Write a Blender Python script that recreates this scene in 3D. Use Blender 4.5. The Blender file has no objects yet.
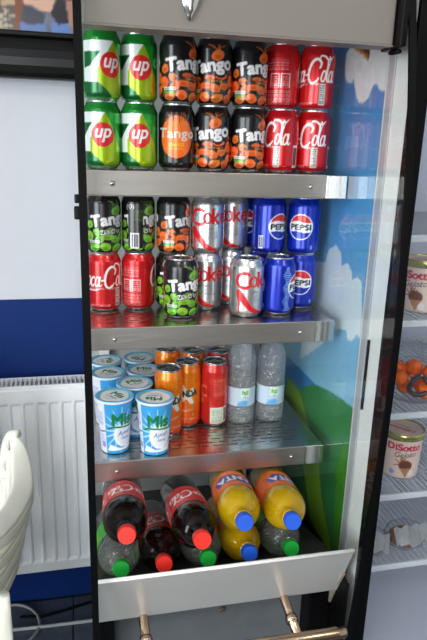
import bpy, bmesh, math, random
import numpy as np
from mathutils import Vector, Matrix
random.seed(7); np.random.seed(7)
SC = bpy.context.scene
COL = SC.collection
PI = math.pi
# ------------------------------------------------------------------ camera
EYE = 1.385                     # lens height above the floor
FPX = 595.2                     # focal length in pixels of the 427x640 frame
YAW, PIT, ROL = .2259272, .2772808, .0302046
_fw = Vector((math.sin(YAW)*math.cos(PIT), math.cos(YAW)*math.cos(PIT), -math.sin(PIT)))
_r0 = Vector((math.cos(YAW), -math.sin(YAW), 0)); _u0 = _r0.cross(_fw)
_r = _r0*math.cos(ROL)+_u0*math.sin(ROL); _u = -_r0*math.sin(ROL)+_u0*math.cos(ROL)
cam = bpy.data.cameras.new('camera'); camo = bpy.data.objects.new('camera', cam); COL.objects.link(camo)
camo.matrix_world = Matrix(((_r.x,_u.x,-_fw.x,0),(_r.y,_u.y,-_fw.y,0),(_r.z,_u.z,-_fw.z,EYE),(0,0,0,1)))
cam.sensor_fit = 'VERTICAL'; cam.sensor_height = 36; cam.lens = FPX/640*36
cam.clip_start = .02
SC.camera = camo
def ray(x, y): return _fw+_r*((x-213.5)/FPX)-_u*((y-320)/FPX)
def at_y(x, y, Y): d = ray(x, y); d = d*(Y/d.y); return Vector((d.x, d.y, d.z+EYE))
def at_x(x, y, X): d = ray(x, y); d = d*(X/d.x); return Vector((d.x, d.y, d.z+EYE))
def at_z(x, y, z): d = ray(x, y); d = d*((z-EYE)/d.z); return Vector((d.x, d.y, d.z+EYE))
# ------------------------------------------------------------------ world, lights, exposure
W = bpy.data.worlds.new('world'); SC.world = W; W.use_nodes = True
W.node_tree.nodes['Background'].inputs[0].default_value = (.80, .88, 1, 1)
W.node_tree.nodes['Background'].inputs[1].default_value = 1.0
SC.view_settings.view_transform = 'Standard'; SC.view_settings.look = 'None'
SC.view_settings.gamma = 1; SC.view_settings.exposure = 0.0
SC.view_settings.use_curve_mapping = False
def area(name, loc, rot, sx, sy, power, col):
    l = bpy.data.lights.new(name, 'AREA'); l.shape = 'RECTANGLE'; l.size = sx; l.size_y = sy
    l.energy = power; l.color = col
    o = bpy.data.objects.new(name, l); COL.objects.link(o); o.location = loc; o.rotation_euler = rot
    return o
# daylight entering by the shop windows behind the camera
area('window_daylight', (-2.56, -1.5, 1.3), (PI/2, 0, -PI/2), 2.3, 2.1, 132, (.93, .965, 1))
area('window_daylight', (-1.0, -3.05, 1.3), (PI/2, 0, 0), 1.4, 2.1, 52, (.93, .965, 1))
# ------------------------------------------------------------------ helpers
def lin(c):
    c = np.asarray(c, float)/255.
    return np.where(c <= .04045, c/12.92, ((c+.055)/1.055)**2.4)
def L4(c): return tuple(float(v) for v in lin(c))+(1.,)
MATS = {}
def mat(name, col, rough=.5, metal=0., var=.05, scale=30, bump=0., bscale=200, coat=0., spec=.5, stretch=None, sss=0, trans=0, ior=1.45, emit=0):
    if name in MATS: return MATS[name]
    m = bpy.data.materials.new(name); m.use_nodes = True; nt = m.node_tree; b = nt.nodes['Principled BSDF']
    tc = nt.nodes.new('ShaderNodeTexCoord'); mp = nt.nodes.new('ShaderNodeMapping'); nt.links.new(tc.outputs['Object'], mp.inputs[0])
    if stretch: mp.inputs['Scale'].default_value = stretch
    n = nt.nodes.new('ShaderNodeTexNoise'); n.inputs['Scale'].default_value = scale; n.inputs['Detail'].default_value = 4
    nt.links.new(mp.outputs[0], n.inputs[0])
    r = nt.nodes.new('ShaderNodeMapRange'); r.inputs[3].default_value = 1-var; r.inputs[4].default_value = 1+var
    nt.links.new(n.outputs[0], r.inputs[0])
    mx = nt.nodes.new('ShaderNodeVectorMath'); mx.operation = 'SCALE'; mx.inputs[0].default_value = L4(col)[:3]
    nt.links.new(r.outputs[0], mx.inputs['Scale']); nt.links.new(mx.outputs[0], b.inputs['Base Color'])
    b.inputs['Roughness'].default_value = rough; b.inputs['Metallic'].default_value = metal
    b.inputs['Coat Weight'].default_value = coat; b.inputs['Coat Roughness'].default_value = .08
    b.inputs['Specular IOR Level'].default_value = spec; b.inputs['IOR'].default_value = ior
    b.inputs['Transmission Weight'].default_value = trans
    if sss: b.inputs['Subsurface Weight'].default_value = sss; b.inputs['Subsurface Radius'].default_value = (.02,.02,.02)
    if emit: b.inputs['Emission Color'].default_value = L4(col); b.inputs['Emission Strength'].default_value = emit
    if bump:
        n2 = nt.nodes.new('ShaderNodeTexNoise'); n2.inputs['Scale'].default_value = bscale; nt.links.new(mp.outputs[0], n2.inputs[0])
        bp = nt.nodes.new('ShaderNodeBump'); bp.inputs['Strength'].default_value = bump; bp.inputs['Distance'].default_value = .01
        nt.links.new(n2.outputs[0], bp.inputs['Height']); nt.links.new(bp.outputs[0], b.inputs['Normal'])
    MATS[name] = m; return m
def print_mat(name, rough=.3, metal=0., coat=0., spec=.5):
    """flat print held in the colour attribute of the mesh"""
    if name in MATS: return MATS[name]
    m = bpy.data.materials.new(name); m.use_nodes = True; nt = m.node_tree; b = nt.nodes['Principled BSDF']
    a = nt.nodes.new('ShaderNodeVertexColor'); a.layer_name = 'print'; nt.links.new(a.outputs[0], b.inputs['Base Color'])
    if metal:
        mm = nt.nodes.new('ShaderNodeMath'); mm.operation = 'MULTIPLY'; mm.inputs[1].default_value = 1
        nt.links.new(a.outputs[1], mm.inputs[0]); nt.links.new(mm.outputs[0], b.inputs['Metallic'])
    b.inputs['Roughness'].default_value = rough; b.inputs['Coat Weight'].default_value = coat
    b.inputs['Coat Roughness'].default_value = .06; b.inputs['Specular IOR Level'].default_value = spec
    MATS[name] = m; return m
def glass_mat(name, tint, ior=1.5, rough=.01):
    if name in MATS: return MATS[name]
    m = bpy.data.materials.new(name); m.use_nodes = True; nt = m.node_tree; nt.nodes.clear()
    out = nt.nodes.new('ShaderNodeOutputMaterial'); mix = nt.nodes.new('ShaderNodeMixShader')
    tr = nt.nodes.new('ShaderNodeBsdfTransparent'); tr.inputs[0].default_value = (*tint, 1)
    gl = nt.nodes.new('ShaderNodeBsdfGlossy'); gl.inputs['Roughness'].default_value = rough
    fr = nt.nodes.new('ShaderNodeFresnel'); ge = nt.nodes.new('ShaderNodeNewGeometry')
    mr = nt.nodes.new('ShaderNodeMapRange'); mr.inputs[3].default_value = ior; mr.inputs[4].default_value = 1/ior
    nt.links.new(ge.outputs['Backfacing'], mr.inputs[0]); nt.links.new(mr.outputs[0], fr.inputs[0])
    nt.links.new(fr.outputs[0], mix.inputs[0]); nt.links.new(tr.outputs[0], mix.inputs[1]); nt.links.new(gl.outputs[0], mix.inputs[2])
    nt.links.new(mix.outputs[0], out.inputs[0]); MATS[name] = m; return m
def obj(name, bm, m, parent=None, smooth=False):
    if isinstance(bm, bmesh.types.BMesh):
        me = bpy.data.meshes.new(name); bmesh.ops.recalc_face_normals(bm, faces=bm.faces); bm.to_mesh(me); bm.free()
    else: me = bm
    if m is not None and not me.materials: me.materials.append(m)
    if smooth: me.shade_smooth()
    o = bpy.data.objects.new(name, me); COL.objects.link(o)
    if parent: o.parent = parent
    return o
def empty(name, loc=(0,0,0), rz=0):
    o = bpy.data.objects.new(name, None); COL.objects.link(o); o.location = loc; o.rotation_euler = (0,0,rz); o.empty_display_size = .02
    return o
def tag(o, label=None, cat=None, group=None, kind=None):
    if label: o['label'] = label
    if cat: o['category'] = cat
    if group: o['group'] = group
    if kind: o['kind'] = kind
    return o
def copy_tree(o, parent=None):
    c = o.copy(); COL.objects.link(c)
    c.parent = parent
    for ch in list(o.children): copy_tree(ch, c)
    return c
def box(bm, x0, x1, y0, y1, z0, z1, bev=0, seg=2):
    r = bmesh.ops.create_cube(bm, size=1)
    for v in r['verts']:
        v.co = Vector((x0+(v.co.x+.5)*(x1-x0), y0+(v.co.y+.5)*(y1-y0), z0+(v.co.z+.5)*(z1-z0)))
    if bev:
        es = list({e for v in r['verts'] for e in v.link_edges})
        bmesh.ops.bevel(bm, geom=es, offset=bev, segments=seg, affect='EDGES', profile=.5)
    return bm
def bx(*a, **k): return box(bmesh.new(), *a, **k)
def prism(bm, pts, axis, a, b):
    """polygon of 2-d points pushed along an axis"""
    def P(p, t): return {'x': (t, p[0], p[1]), 'y': (p[0], t, p[1]), 'z': (p[0], p[1], t)}[axis]
    v0 = [bm.verts.new(P(p, a)) for p in pts]; v1 = [bm.verts.new(P(p, b)) for p in pts]; n = len(pts)
    bm.faces.new(v0); bm.faces.new(v1[::-1])
    for i in range(n): bm.faces.new((v0[i], v1[i], v1[(i+1) % n], v0[(i+1) % n]))
    return bm
def lathe(bm, prof, n=32, close=True):
    rings = []
    for r, z in prof:
        if r < 1e-6: rings.append([bm.verts.new((0,0,z))])
        else: rings.append([bm.verts.new((r*math.sin(2*PI*i/n), -r*math.cos(2*PI*i/n), z)) for i in range(n)])
    for a, b in zip(rings, rings[1:]):
        for i in range(n):
            j = (i+1) % n
            if len(a) == 1 and len(b) == 1: continue
            if len(a) == 1: bm.faces.new((a[0], b[j], b[i]))
            elif len(b) == 1: bm.faces.new((a[i], a[j], b[0]))
            else: bm.faces.new((a[i], a[j], b[j], b[i]))
    return bm
def tube(bm, pts, r, n=10, cap=True):
    pts = [Vector(p) for p in pts]; rings = []; prev = None
    for i, p in enumerate(pts):
        t = (pts[min(i+1, len(pts)-1)]-pts[max(i-1, 0)]).normalized()
        if prev is None:
            s = t.cross(Vector((0,0,1)));  s = s if s.length > .1 else t.cross(Vector((1,0,0)))
        else: s = prev-t*prev.dot(t)
        s.normalize(); prev = s; q = t.cross(s); rr = r[i] if hasattr(r, '__len__') else r
        rings.append([bm.verts.new(p+(s*math.cos(2*PI*k/n)+q*math.sin(2*PI*k/n))*rr) for k in range(n)])
    for a, b in zip(rings, rings[1:]):
        for k in range(n): bm.faces.new((a[k], a[(k+1) % n], b[(k+1) % n], b[k]))
    if cap: bm.faces.new(rings[0][::-1]); bm.faces.new(rings[-1])
    return bm
def sweep(bm, pts, sides, wid, thk):
    """flat rounded band along a path; sides = width direction at each point"""
    pts = [Vector(p) for p in pts]; rings = []
    for i, p in enumerate(pts):
        t = (pts[min(i+1, len(pts)-1)]-pts[max(i-1, 0)]).normalized()
        s = Vector(sides[i]); s = (s-t*s.dot(t)).normalized(); q = t.cross(s)
        w = wid[i]/2; h = thk/2; ring = []
        for k in range(16):
            a = 2*PI*k/16; ca, sa = math.cos(a), math.sin(a)
            ring.append(bm.verts.new(p+s*w*math.copysign(abs(ca)**.5, ca)+q*h*math.copysign(abs(sa)**.7, sa)))
        rings.append(ring)
    for a, b in zip(rings, rings[1:]):
        for k in range(16): bm.faces.new((a[k], a[(k+1) % 16], b[(k+1) % 16], b[k]))
    bm.faces.new(rings[0][::-1]); bm.faces.new(rings[-1])
    return bm
def smooth_path(P, n=8):
    P = [Vector(p) for p in P]; out = []
    for i in range(len(P)-1):
        p0, p1, p2, p3 = P[max(i-1, 0)], P[i], P[i+1], P[min(i+2, len(P)-1)]
        for k in range(n):
            t = k/n
            out.append(.5*((2*p1)+(p2-p0)*t+(2*p0-5*p1+4*p2-p3)*t*t+(3*p1-p0-3*p2+p3)*t**3))
    out.append(P[-1]); return out
# ------------------------------------------------------------------ print artist (flat print on labels)
_T = {}
def text_tris(s, bold=0.):
    k = (s, bold)
    if k in _T: return _T[k]
    c = bpy.data.curves.new('t', 'FONT'); c.body = s; c.resolution_u = 3
    o = bpy.data.objects.new('t', c); COL.objects.link(o)
    dg = bpy.context.evaluated_depsgraph_get(); dg.update()
    me = o.evaluated_get(dg).to_mesh(); me.calc_loop_triangles()
    v = np.array([x.co[:2] for x in me.vertices]); t = np.array([x.vertices[:] for x in me.loop_triangles])
    tri = v[t]; lo = v.min(0); hi = v.max(0); tri = (tri-lo)/(hi-lo)-.5
    o.evaluated_get(dg).to_mesh_clear(); bpy.data.objects.remove(o); bpy.data.curves.remove(c)
    _T[k] = tri; return tri
class Art:
    def __init__(s, w, h, bg, res=2., wrap=True, metal=0.):
        s.W, s.H, s.res, s.wrap = w, h, res, wrap
        s.nx, s.ny = int(round(w*res)), int(round(h*res))
        s.X = (np.arange(s.nx)+.5)/s.nx*w-w/2; s.Y = (np.arange(s.ny)+.5)/s.ny*h
        s.c = np.empty((s.ny, s.nx, 4)); s.c[:] = (*[v/255. for v in bg], metal); s.m = metal
    def _go(s, x0, x1, y0, y1, fn, col, a=1., m=None):
        for du in ((0, s.W, -s.W) if s.wrap else (0,)):
            i = np.nonzero((s.X+du >= x0) & (s.X+du <= x1))[0]; j = np.nonzero((s.Y >= y0) & (s.Y <= y1))[0]
            if len(i) == 0 or len(j) == 0: continue
            gx, gy = np.meshgrid(s.X[i]+du, s.Y[j]); k = fn(gx, gy)
            sub = s.c[j[0]:j[-1]+1, i[0]:i[-1]+1]
            if k.shape != sub.shape[:2]: continue
            kk = (k*a)[..., None]
            sub[...] = sub*(1-kk)+np.array([*[v/255. for v in col], s.m if m is None else m])*kk
    def ell(s, cx, cy, rx, ry, col, rot=0., a=1., m=None):
        R = max(rx, ry)+1; ca, sa = math.cos(rot), math.sin(rot)
        s._go(cx-R, cx+R, cy-R, cy+R, lambda x, y: ((((x-cx)*ca+(y-cy)*sa)/rx)**2+((-(x-cx)*sa+(y-cy)*ca)/ry)**2 <= 1)*1., col, a, m)
    def poly(s, pts, col, a=1., m=None):
        p = np.array(pts, float)
        def fn(x, y):
            k = np.zeros(x.shape, bool); n = len(p)
            for i in range(n):
                (xa, ya), (xb, yb) = p[i], p[(i+1) % n]
                if ya == yb: continue
                c = ((ya > y) != (yb > y)) & (x < (xb-xa)*(y-ya)/(yb-ya)+xa); k ^= c
            return k*1.
        s._go(p[:,0].min(), p[:,0].max(), p[:,1].min(), p[:,1].max(), fn, col, a, m)
    def rect(s, cx, cy, w, h, col, a=1., m=None): s.poly([(cx-w/2,cy-h/2),(cx+w/2,cy-h/2),(cx+w/2,cy+h/2),(cx-w/2,cy+h/2)], col, a, m)
    def line(s, pts, w, col, a=1., m=None):
        pts = np.array(pts, float); ws = w if hasattr(w, '__len__') else [w]*len(pts)
        for i in range(len(pts)-1):
            A, B = pts[i], pts[i+1]; R = max(ws[i], ws[i+1])/2+.5; d = B-A; q = d@d+1e-9
            def fn(x, y):
                t = np.clip(((x-A[0])*d[0]+(y-A[1])*d[1])/q, 0, 1)
                return (np.hypot(x-A[0]-t*d[0], y-A[1]-t*d[1]) <= (ws[i]+(ws[i+1]-ws[i])*t)/2)*1.
            s._go(min(A[0],B[0])-R, max(A[0],B[0])+R, min(A[1],B[1])-R, max(A[1],B[1])+R, fn, col, a, m)
    def text(s, t, cx, cy, w, h, col, rot=0., shear=0., bold=.02, a=1., m=None, arc=0.):
        tri = text_tris(t); ca, sa = math.cos(rot), math.sin(rot)
        x = tri[...,0]*w+tri[...,1]*h*shear; y = tri[...,1]*h-arc*(tri[...,0]*2)**2
        P = np.stack([x*ca-y*sa+cx, x*sa+y*ca+cy], -1)
        e = bold*h*.55; done = set()
        for dx, dy in ((0,0),(e,0),(-e,0),(0,e),(0,-e),(e*.7,e*.7),(-e*.7,-e*.7),(e*.7,-e*.7),(-e*.7,e*.7)) if bold > .025 else ((0,0),):
            for q in P+np.array((dx,dy)): s.poly(q, col, a, m)
    def barcode(s, cx, cy, w, h):
        s.rect(cx, cy, w, h, (235,235,235), m=0)
        for k in range(9): s.rect(cx-w/2+w*(k+.9)/10.3, cy+.5, w*(.03+.035*((k*7) % 3)), h*.8, (40,40,45), m=0)
    def smalltext(s, cx, cy, w, h, rows, col, a=.8, m=None):
        for k in range(rows):
            y = cy+h/2-h*(k+.5)/rows; x = cx-w/2
            while x < cx+w/2-1:
                l = 2+random.random()*6; l = min(l, cx+w/2-x); s.rect(x+l/2, y, l, h/rows*.5, col, a, m); x += l+1.2
    def done(s):
        c = s.c; k = (c+np.roll(c, 1, 1))/2; k = (k+np.roll(k, 1, 0))/2; s.f = k; return s
    def sample(s, u, v):
        i = np.clip(((u/s.W+.5)*s.nx), 0, s.nx-.001).astype(int); j = np.clip(v/s.H*s.ny, 0, s.ny-.001).astype(int)
        q = s.f[j, i].copy(); q[..., :3] = np.where(q[..., :3] <= .04045, q[..., :3]/12.92, ((q[..., :3]+.055)/1.055)**2.4)
        return q
def put_colors(me, rgba):
    at = me.color_attributes.new('print', 'FLOAT_COLOR', 'POINT'); at.data.foreach_set('color', np.ascontiguousarray(rgba, np.float32).ravel())
def refine(prof, step):
    out = [prof[0]]
    for a, b in zip(prof, prof[1:]):
        n = max(1, int(math.ceil(math.hypot(b[0]-a[0], b[1]-a[1])/step)))
        for k in range(1, n+1): out.append((a[0]+(b[0]-a[0])*k/n, a[1]+(b[1]-a[1])*k/n))
    return out
def lathe_print(name, prof, art, z0, nseg, m, step=.0013, smooth=True, arc=2*PI):
    """surface of revolution (metres) that carries a print; z0 = height where the print starts"""
    prof = refine(prof, step); R = np.array(prof); n = len(R); full = arc > 6.28
    cols = nseg if full else nseg+1
    th = (np.arange(cols)/nseg-.5)*arc
    x = R[:,0][:,None]*np.sin(th); y = -R[:,0][:,None]*np.cos(th); z = np.repeat(R[:,1][:,None], cols, 1)
    co = np.stack([x,y,z], -1).reshape(-1,3)
    f = []
    for a in range(n-1):
        for b in range(nseg):
            c = (b+1) % cols; f.append((a*cols+b, a*cols+c, (a+1)*cols+c, (a+1)*cols+b))
    me = bpy.data.meshes.new(name); me.from_pydata(co.tolist(), [], f); me.update()
    u = np.repeat((th/(2*PI)*art.W if full else th/arc*art.W)[None], n, 0); v = (z-z0)*1000
    put_colors(me, art.sample(u.ravel(), v.ravel()))
    me.materials.append(m)
    if smooth: me.shade_smooth()
    return me
def grid_print(name, P, nu, nv, art, m, smooth=True):
    """P(s,t) with s,t in 0..1 -> point; print stretched over it"""
    s = np.linspace(0,1,nu+1); t = np.linspace(0,1,nv+1)
    co = [tuple(P(a,b)) for b in t for a in s]
    f = [(j*(nu+1)+i, j*(nu+1)+i+1, (j+1)*(nu+1)+i+1, (j+1)*(nu+1)+i) for j in range(nv) for i in range(nu)]
    me = bpy.data.meshes.new(name); me.from_pydata(co, [], f); me.update()
    S, T = np.meshgrid(s, t); put_colors(me, art.sample(((S-.5)*art.W).ravel(), (T*art.H).ravel()))
    me.materials.append(m)
    if smooth: me.shade_smooth()
    return me
# ------------------------------------------------------------------ materials
M_wall = mat('white_paint', (204,207,213), .6, var=.03, bump=.05)
M_blue = mat('blue_gloss_paint', (12,44,106), .55, spec=.2, var=.06, scale=8, bump=.04)
M_black = mat('black_rubber', (7,7,8), .5, spec=.12)
M_blackp = mat('black_plastic', (9,9,10), .35, spec=.2)
M_steel = mat('brushed_stainless', (192,187,180), .26, 1., var=.12, scale=16, stretch=(1,2,6), bump=.1, bscale=18)
M_lip = mat('satin_lip_steel', (178,174,168), .4, 1., var=.12, scale=10, stretch=(1,2,6), bump=.06, bscale=12)
M_steel2 = mat('polished_steel', (210,208,204), .12, 1., var=.05, scale=20)
M_copper = mat('worn_steel_tube', (186,160,136), .22, 1., var=.2, scale=20)
M_cream = mat('cream_enamel', (122,117,110), .45, var=.03, scale=6)
M_alu = mat('white_metal', (238,238,236), .42, var=.03)
M_tray = mat('tray_enamel', (190,190,186), .28, var=.06, scale=9, metal=.35)
M_lining = mat('cabinet_lining', (176,180,178), .5)
M_dark = mat('dark_lining', (50,50,52), .5)
M_kick = mat('grey_base_metal', (88,92,95), .5, var=.25, scale=18)
M_glass = glass_mat('end_glass', (.95,.97,.965), 1.4)
M_door = glass_mat('door_glass', (.95,.965,.98), 1.4)
M_radi = mat('radiator_enamel', (240,243,246), .35, var=.02)
M_tile = mat('slate_tile', (84,94,108), .35, var=.25, scale=12, bump=.1, bscale=60)
M_grout = mat('grout', (34,36,40), .8)
M_floor = mat('floor_screed', (60,62,66), .6)
M_plastic = mat('chair_plastic', (238,238,226), .35, sss=.1)
M_ceil = mat('ceiling_paint', (225,224,220), .8)
M_can = print_mat('can_print', .26, metal=1., coat=.35)
M_label = print_mat('label_print', .38, coat=.04)
M_card = print_mat('card_print', .45)
M_lid = mat('can_lid_alu', (205,206,208), .22, 1., var=.06)
M_cola = mat('cola_bottle', (14,6,4), .1, coat=.12, spec=.3, var=.02)
M_orange = mat('orange_drink', (176,142,4), .1, coat=.3, sss=.12, var=.03)
def milky(name, tint, col, k):
    m = glass_mat(name, tint, 1.62, .06); nt = m.node_tree; out = [n for n in nt.nodes if n.type == 'OUTPUT_MATERIAL'][0]; src = out.inputs[0].links[0].from_socket
    nz = nt.nodes.new('ShaderNodeTexNoise'); nz.inputs['Scale'].default_value = 55; nz.inputs['Detail'].default_value = 1; tc = nt.nodes.new('ShaderNodeTexCoord'); nt.links.new(tc.outputs['Object'], nz.inputs[0])
    bp = nt.nodes.new('ShaderNodeBump'); bp.inputs['Strength'].default_value = .9; bp.inputs['Distance'].default_value = .02; nt.links.new(nz.outputs[0], bp.inputs['Height'])
    for n in nt.nodes:
        if n.type in ('BSDF_GLOSSY', 'FRESNEL'): nt.links.new(bp.outputs[0], n.inputs['Normal'])
    d = nt.nodes.new('ShaderNodeBsdfDiffuse'); d.inputs[0].default_value = L4(col); mx = nt.nodes.new('ShaderNodeMixShader'); mx.inputs[0].default_value = k
    nt.links.new(src, mx.inputs[1]); nt.links.new(d.outputs[0], mx.inputs[2]); nt.links.new(mx.outputs[0], out.inputs[0]); return m
M_clear = milky('clear_bottle', (.82,.86,.84), (150,156,152), .22)
M_water = milky('water_bottle', (.93,.95,.97), (232,238,244), .12)
M_red = mat('red_cap', (226,48,36), .35)
M_green = mat('green_cap', (20,150,52), .35)
M_bluec = mat('blue_cap', (26,84,196), .35)
M_foam = mat('cup_plastic', (233,240,246), .35)
# ------------------------------------------------------------------ the room
Z = lambda z: z+EYE
YW = 1.65                                     # back wall
def struct(name, bm, m, parent=None, **k):
    o = obj(name, bm, m, parent, **k)
    if parent is None: o['kind'] = 'structure'
    return o
DADO = Z(-.405)
struct('wall_back', bx(-2.6, 2.6, YW, YW+.1, 0, 2.7), M_wall)
struct('trim_1', bx(-2.6, 2.6, YW-.004, YW, 0, DADO, bev=.001), M_blue)
lw = bmesh.new()
for a in ((-3.1,-2.7,0,2.7), (-2.7,-.3,0,.2), (-2.7,-.3,2.45,2.7), (-.3,YW+.1,0,2.7)): box(lw, -2.7, -2.6, a[0], a[1], a[2], a[3])
struct('wall_left', lw, M_wall)
w = bmesh.new()
for y in (-2.7, -1.53, -.36): box(w, -2.68, -2.62, y, y+.06, .2, 2.45, bev=.004)
for z in (.2, 2.39): box(w, -2.68, -2.62, -2.64, -.36, z, z+.06)
struct('window_2', w, M_blackp)
struct('wall_right', bx(2.6, 2.7, -3.1, YW+.1, 0, 2.7), M_wall)
fb = bmesh.new()
for a in ((-2.7,-1.8,0,2.7), (-1.8,-.2,0,.2), (-1.8,-.2,2.45,2.7), (-.2,2.7,0,2.7)):
    box(fb, a[0], a[1], -3.2, -3.1, a[2], a[3])
struct('wall_front', fb, mat('tan_paint', (150,138,124), .6, bump=.05))
for i, (a, b) in enumerate(((-1.8,-.2),)):
    w = bmesh.new()
    for x in (a, (a+b)/2-.03, b-.06): box(w, x, x+.06, -3.16, -3.1, .2, 2.45, bev=.004)
    for z in (.2, 2.39): box(w, a+.06, b-.06, -3.16, -3.1, z, z+.06)
    struct('window_%d' % (i+1), w, M_blackp)
struct('ceiling', bx(-2.7, 2.7, -3.2, YW+.1, 2.7, 2.8), M_ceil)
floor = struct('floor', bx(-2.7, 2.7, -3.2, YW+.1, -.1, -.006), M_floor)
tile_me = None
for i in range(-4, 4):
    for j in range(0, 5):
        if tile_me is None:
            t = obj('floor_tile', bx(.002, .298, .002, .298, -.006, 0, bev=.0015), M_tile, floor); tile_me = t.data
        else: t = obj('floor_tile', tile_me, M_tile, floor)
        t.location = (i*.3-.055, j*.3+.14, 0)
for x, y in ((-.9,-.9), (1.1,-.9)):
    c = tag(empty('ceiling_light', (x, y, 2.7)), 'square white ceiling light panel near the '+('window wall' if x < 0 else 'plain side wall'), 'ceiling light', 'ceiling panels')
    f = bmesh.new()
    for a in ((-.31,-.3,-.31,.31), (.3,.31,-.31,.31), (-.3,.3,-.31,-.3), (-.3,.3,.3,.31)): box(f, a[0], a[1], a[2], a[3], -.03, 0)
    obj('frame', f, M_alu, c)
    obj('diffuser', bx(-.3,.3,-.3,.3,-.022,0), mat('light_diffuser', (255,246,232), .5, emit=16, var=0), c)

# ------------------------------------------------------------------ chilled display cabinet
XL, XR = .0113, .4795           # inner faces of the end panels
YF = 1.03                       # front of the shelf lips
Z1, Z2, Z3 = Z(-.0375), Z(-.311), Z(-.577)
cab = tag(empty('display_fridge', (.245, 1.2, 0)), 'tall open-front drinks fridge with glass ends and steel shelves', 'fridge')
def cpart(name, bm, m, parent=cab, **k):
    o = obj(name, bm, m, None, **k); o.parent = parent
    o.matrix_parent_inverse = Matrix.Translation(Vector((.245,1.2,0))).inverted() if parent is cab else Matrix()
    return o
curve = [(.48,.95),(.218,.878),(.136,.859),(.0515,.843),(-.034,.831),(-.1226,.82),(-.214,.8125),(-.313,.811),(-.493,.816),(-.618,.829),(-.802,.846),(-.903,.856),(-1.2,.88)]
cv = [(p.y, Z(p.x)) for p in smooth_path([(a,b,0) for a,b in curve], 4)]
for x0, x1 in ((.001, XL), (XR, XR+.0103)):
    p = [(y+.003, z) for y, z in cv]+[(1.535, cv[-1][1]), (1.535, cv[0][1])]
    cpart('end_glass', prism(bmesh.new(), p, 'x', x0, x1), M_glass)
    e = bmesh.new(); a = cv; n = len(a); vs = []
    for y, z in a: vs.append([e.verts.new((x0-.0004,y-.002,z)), e.verts.new((x1+.0004,y-.002,z)), e.verts.new((x1+.0004,y+.003,z)), e.verts.new((x0-.0004,y+.003,z))])
    for q, s in zip(vs, vs[1:]):
        for k in range(4): e.faces.new((q[k], q[(k+1)%4], s[(k+1)%4], s[k]))
    e.faces.new(vs[0]); e.faces.new(vs[-1][::-1])
    cpart('edge_trim', e, M_black)
cpart('back_panel', bx(XL, XR, 1.5, 1.535, .1, Z(.45)), M_lining)
cpart('roof_panel', bx(XL, XR, .93, 1.5, Z(.21), Z(.24)), M_lining)
# header
cpart('header', bx(XL+.001, XR-.013, .888, .93, Z(.1575), Z(.47), bev=.003), M_cream)
cpart('header_lip', bx(XL+.001, XR-.013, .8865, .90, Z(.1565), Z(.1585), bev=.0006), M_cream)
cpart('header_end', bx(XR-.012, XR-.001, .87, .93, Z(.155), Z(.47), bev=.002), M_blackp)
b = bmesh.new(); tube(b, [(XR-.006,.912,Z(.1515)), (XR-.005,.905,Z(.1515)), (XR-.003,.884,Z(.151))], [.002,.004,.0035], 10); cpart('blind_stop', b, M_black, smooth=True)
# bottle opener on the header
bo = bmesh.new()
lathe(bo, [(0,-.026),(.003,-.025),(.004,-.019),(.008,-.014),(.013,-.004),(.0155,.008),(.0165,.02),(.014,.032),(.008,.04),(0,.042)], 24)
for v in bo.verts: v.co.y *= .55
bop = cpart('bottle_opener', bo, M_steel2, smooth=True)
P = at_y(189.5, 3, .886); bop.location = (P.x, .884, P.z+.003)
g = bmesh.new(); tube(g, [(0,-.0085,.012), (0,-.0092,0), (0,-.0068,-.012), (0,-.003,-.021)], .0016, 8); obj('opener_rib', g, M_steel2, bop, smooth=True)
# shelves with slotted tops
def slotted(x0, x1, y0, y1, z, sl=.021, sw=.0032, px=.03, py=.0145, margin=.03):
    vs, fs = [], []
    def quad(a, b, c, d):
        i = len(vs); vs.extend([(a,c,z),(b,c,z),(b,d,z),(a,d,z)]); fs.append((i,i+1,i+2,i+3))
        vs.extend([(a,c,z-.0012),(b,c,z-.0012),(b,d,z-.0012),(a,d,z-.0012)]); fs.append((i+7,i+6,i+5,i+4))
    y = y0+margin; quad(x0, x1, y0, y); k = 0
    while y+sw < y1-.01:
        x = x0; s = x0+margin+(px/2 if k % 2 else 0)
        while s+sl < x1-margin: quad(x, s, y, y+sw); x = s+sl; s += px
        quad(x, x1, y, y+sw); yn = min(y+py, y1); quad(x0, x1, y+sw, yn); y = yn; k += 1
    if y < y1: quad(x0, x1, y, y1)
    me = bpy.data.meshes.new('shelf'); me.from_pydata(vs, [], fs); me.update(); return me
for zs in (Z1, Z2, Z3):
    sh = cpart('shelf', slotted(XL+.001, XR-.004, YF+.003, 1.49, zs), M_steel)
    lp = bmesh.new(); box(lp, XL+.0005, XR-.041, YF, YF+.004, zs-.040, zs+.001, bev=.0012)
    box(lp, XL+.0005, XR-.041, YF+.003, YF+.018, zs-.041, zs-.039)
    obj('lip', lp, M_lip, sh)
    obj('end_bracket', bx(XR-.0405, XR-.001, YF+.0005, YF+.016, zs-.041, zs+.0005, bev=.001), M_steel2, sh)
    for x in (XL+.045, XR-.071):
        s = bmesh.new(); lathe(s, [(0,.0042),(.0022,.0042),(.003,.0036),(.0046,.0012),(.005,0)], 16)
        bmesh.ops.rotate(s, verts=s.verts, matrix=Matrix.Rotation(PI/2, 3, 'X')); so = obj('bolt', s, M_steel2, sh, smooth=True); so.location = (x, YF+.0005, zs-.02)
    for x in (XL+.012, XR-.02):
        obj('bracket_arm', prism(bmesh.new(), [(YF+.03, zs-.002), (1.49, zs-.002), (1.49, zs-.06), (YF+.03, zs-.02)], 'x', x, x+.003), M_steel, sh)
for x in (XL+.03, XR-.055): cpart('upright_rail', bx(x, x+.025, 1.475, 1.5, .3, Z(.2), bev=.002), M_alu)
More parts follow.
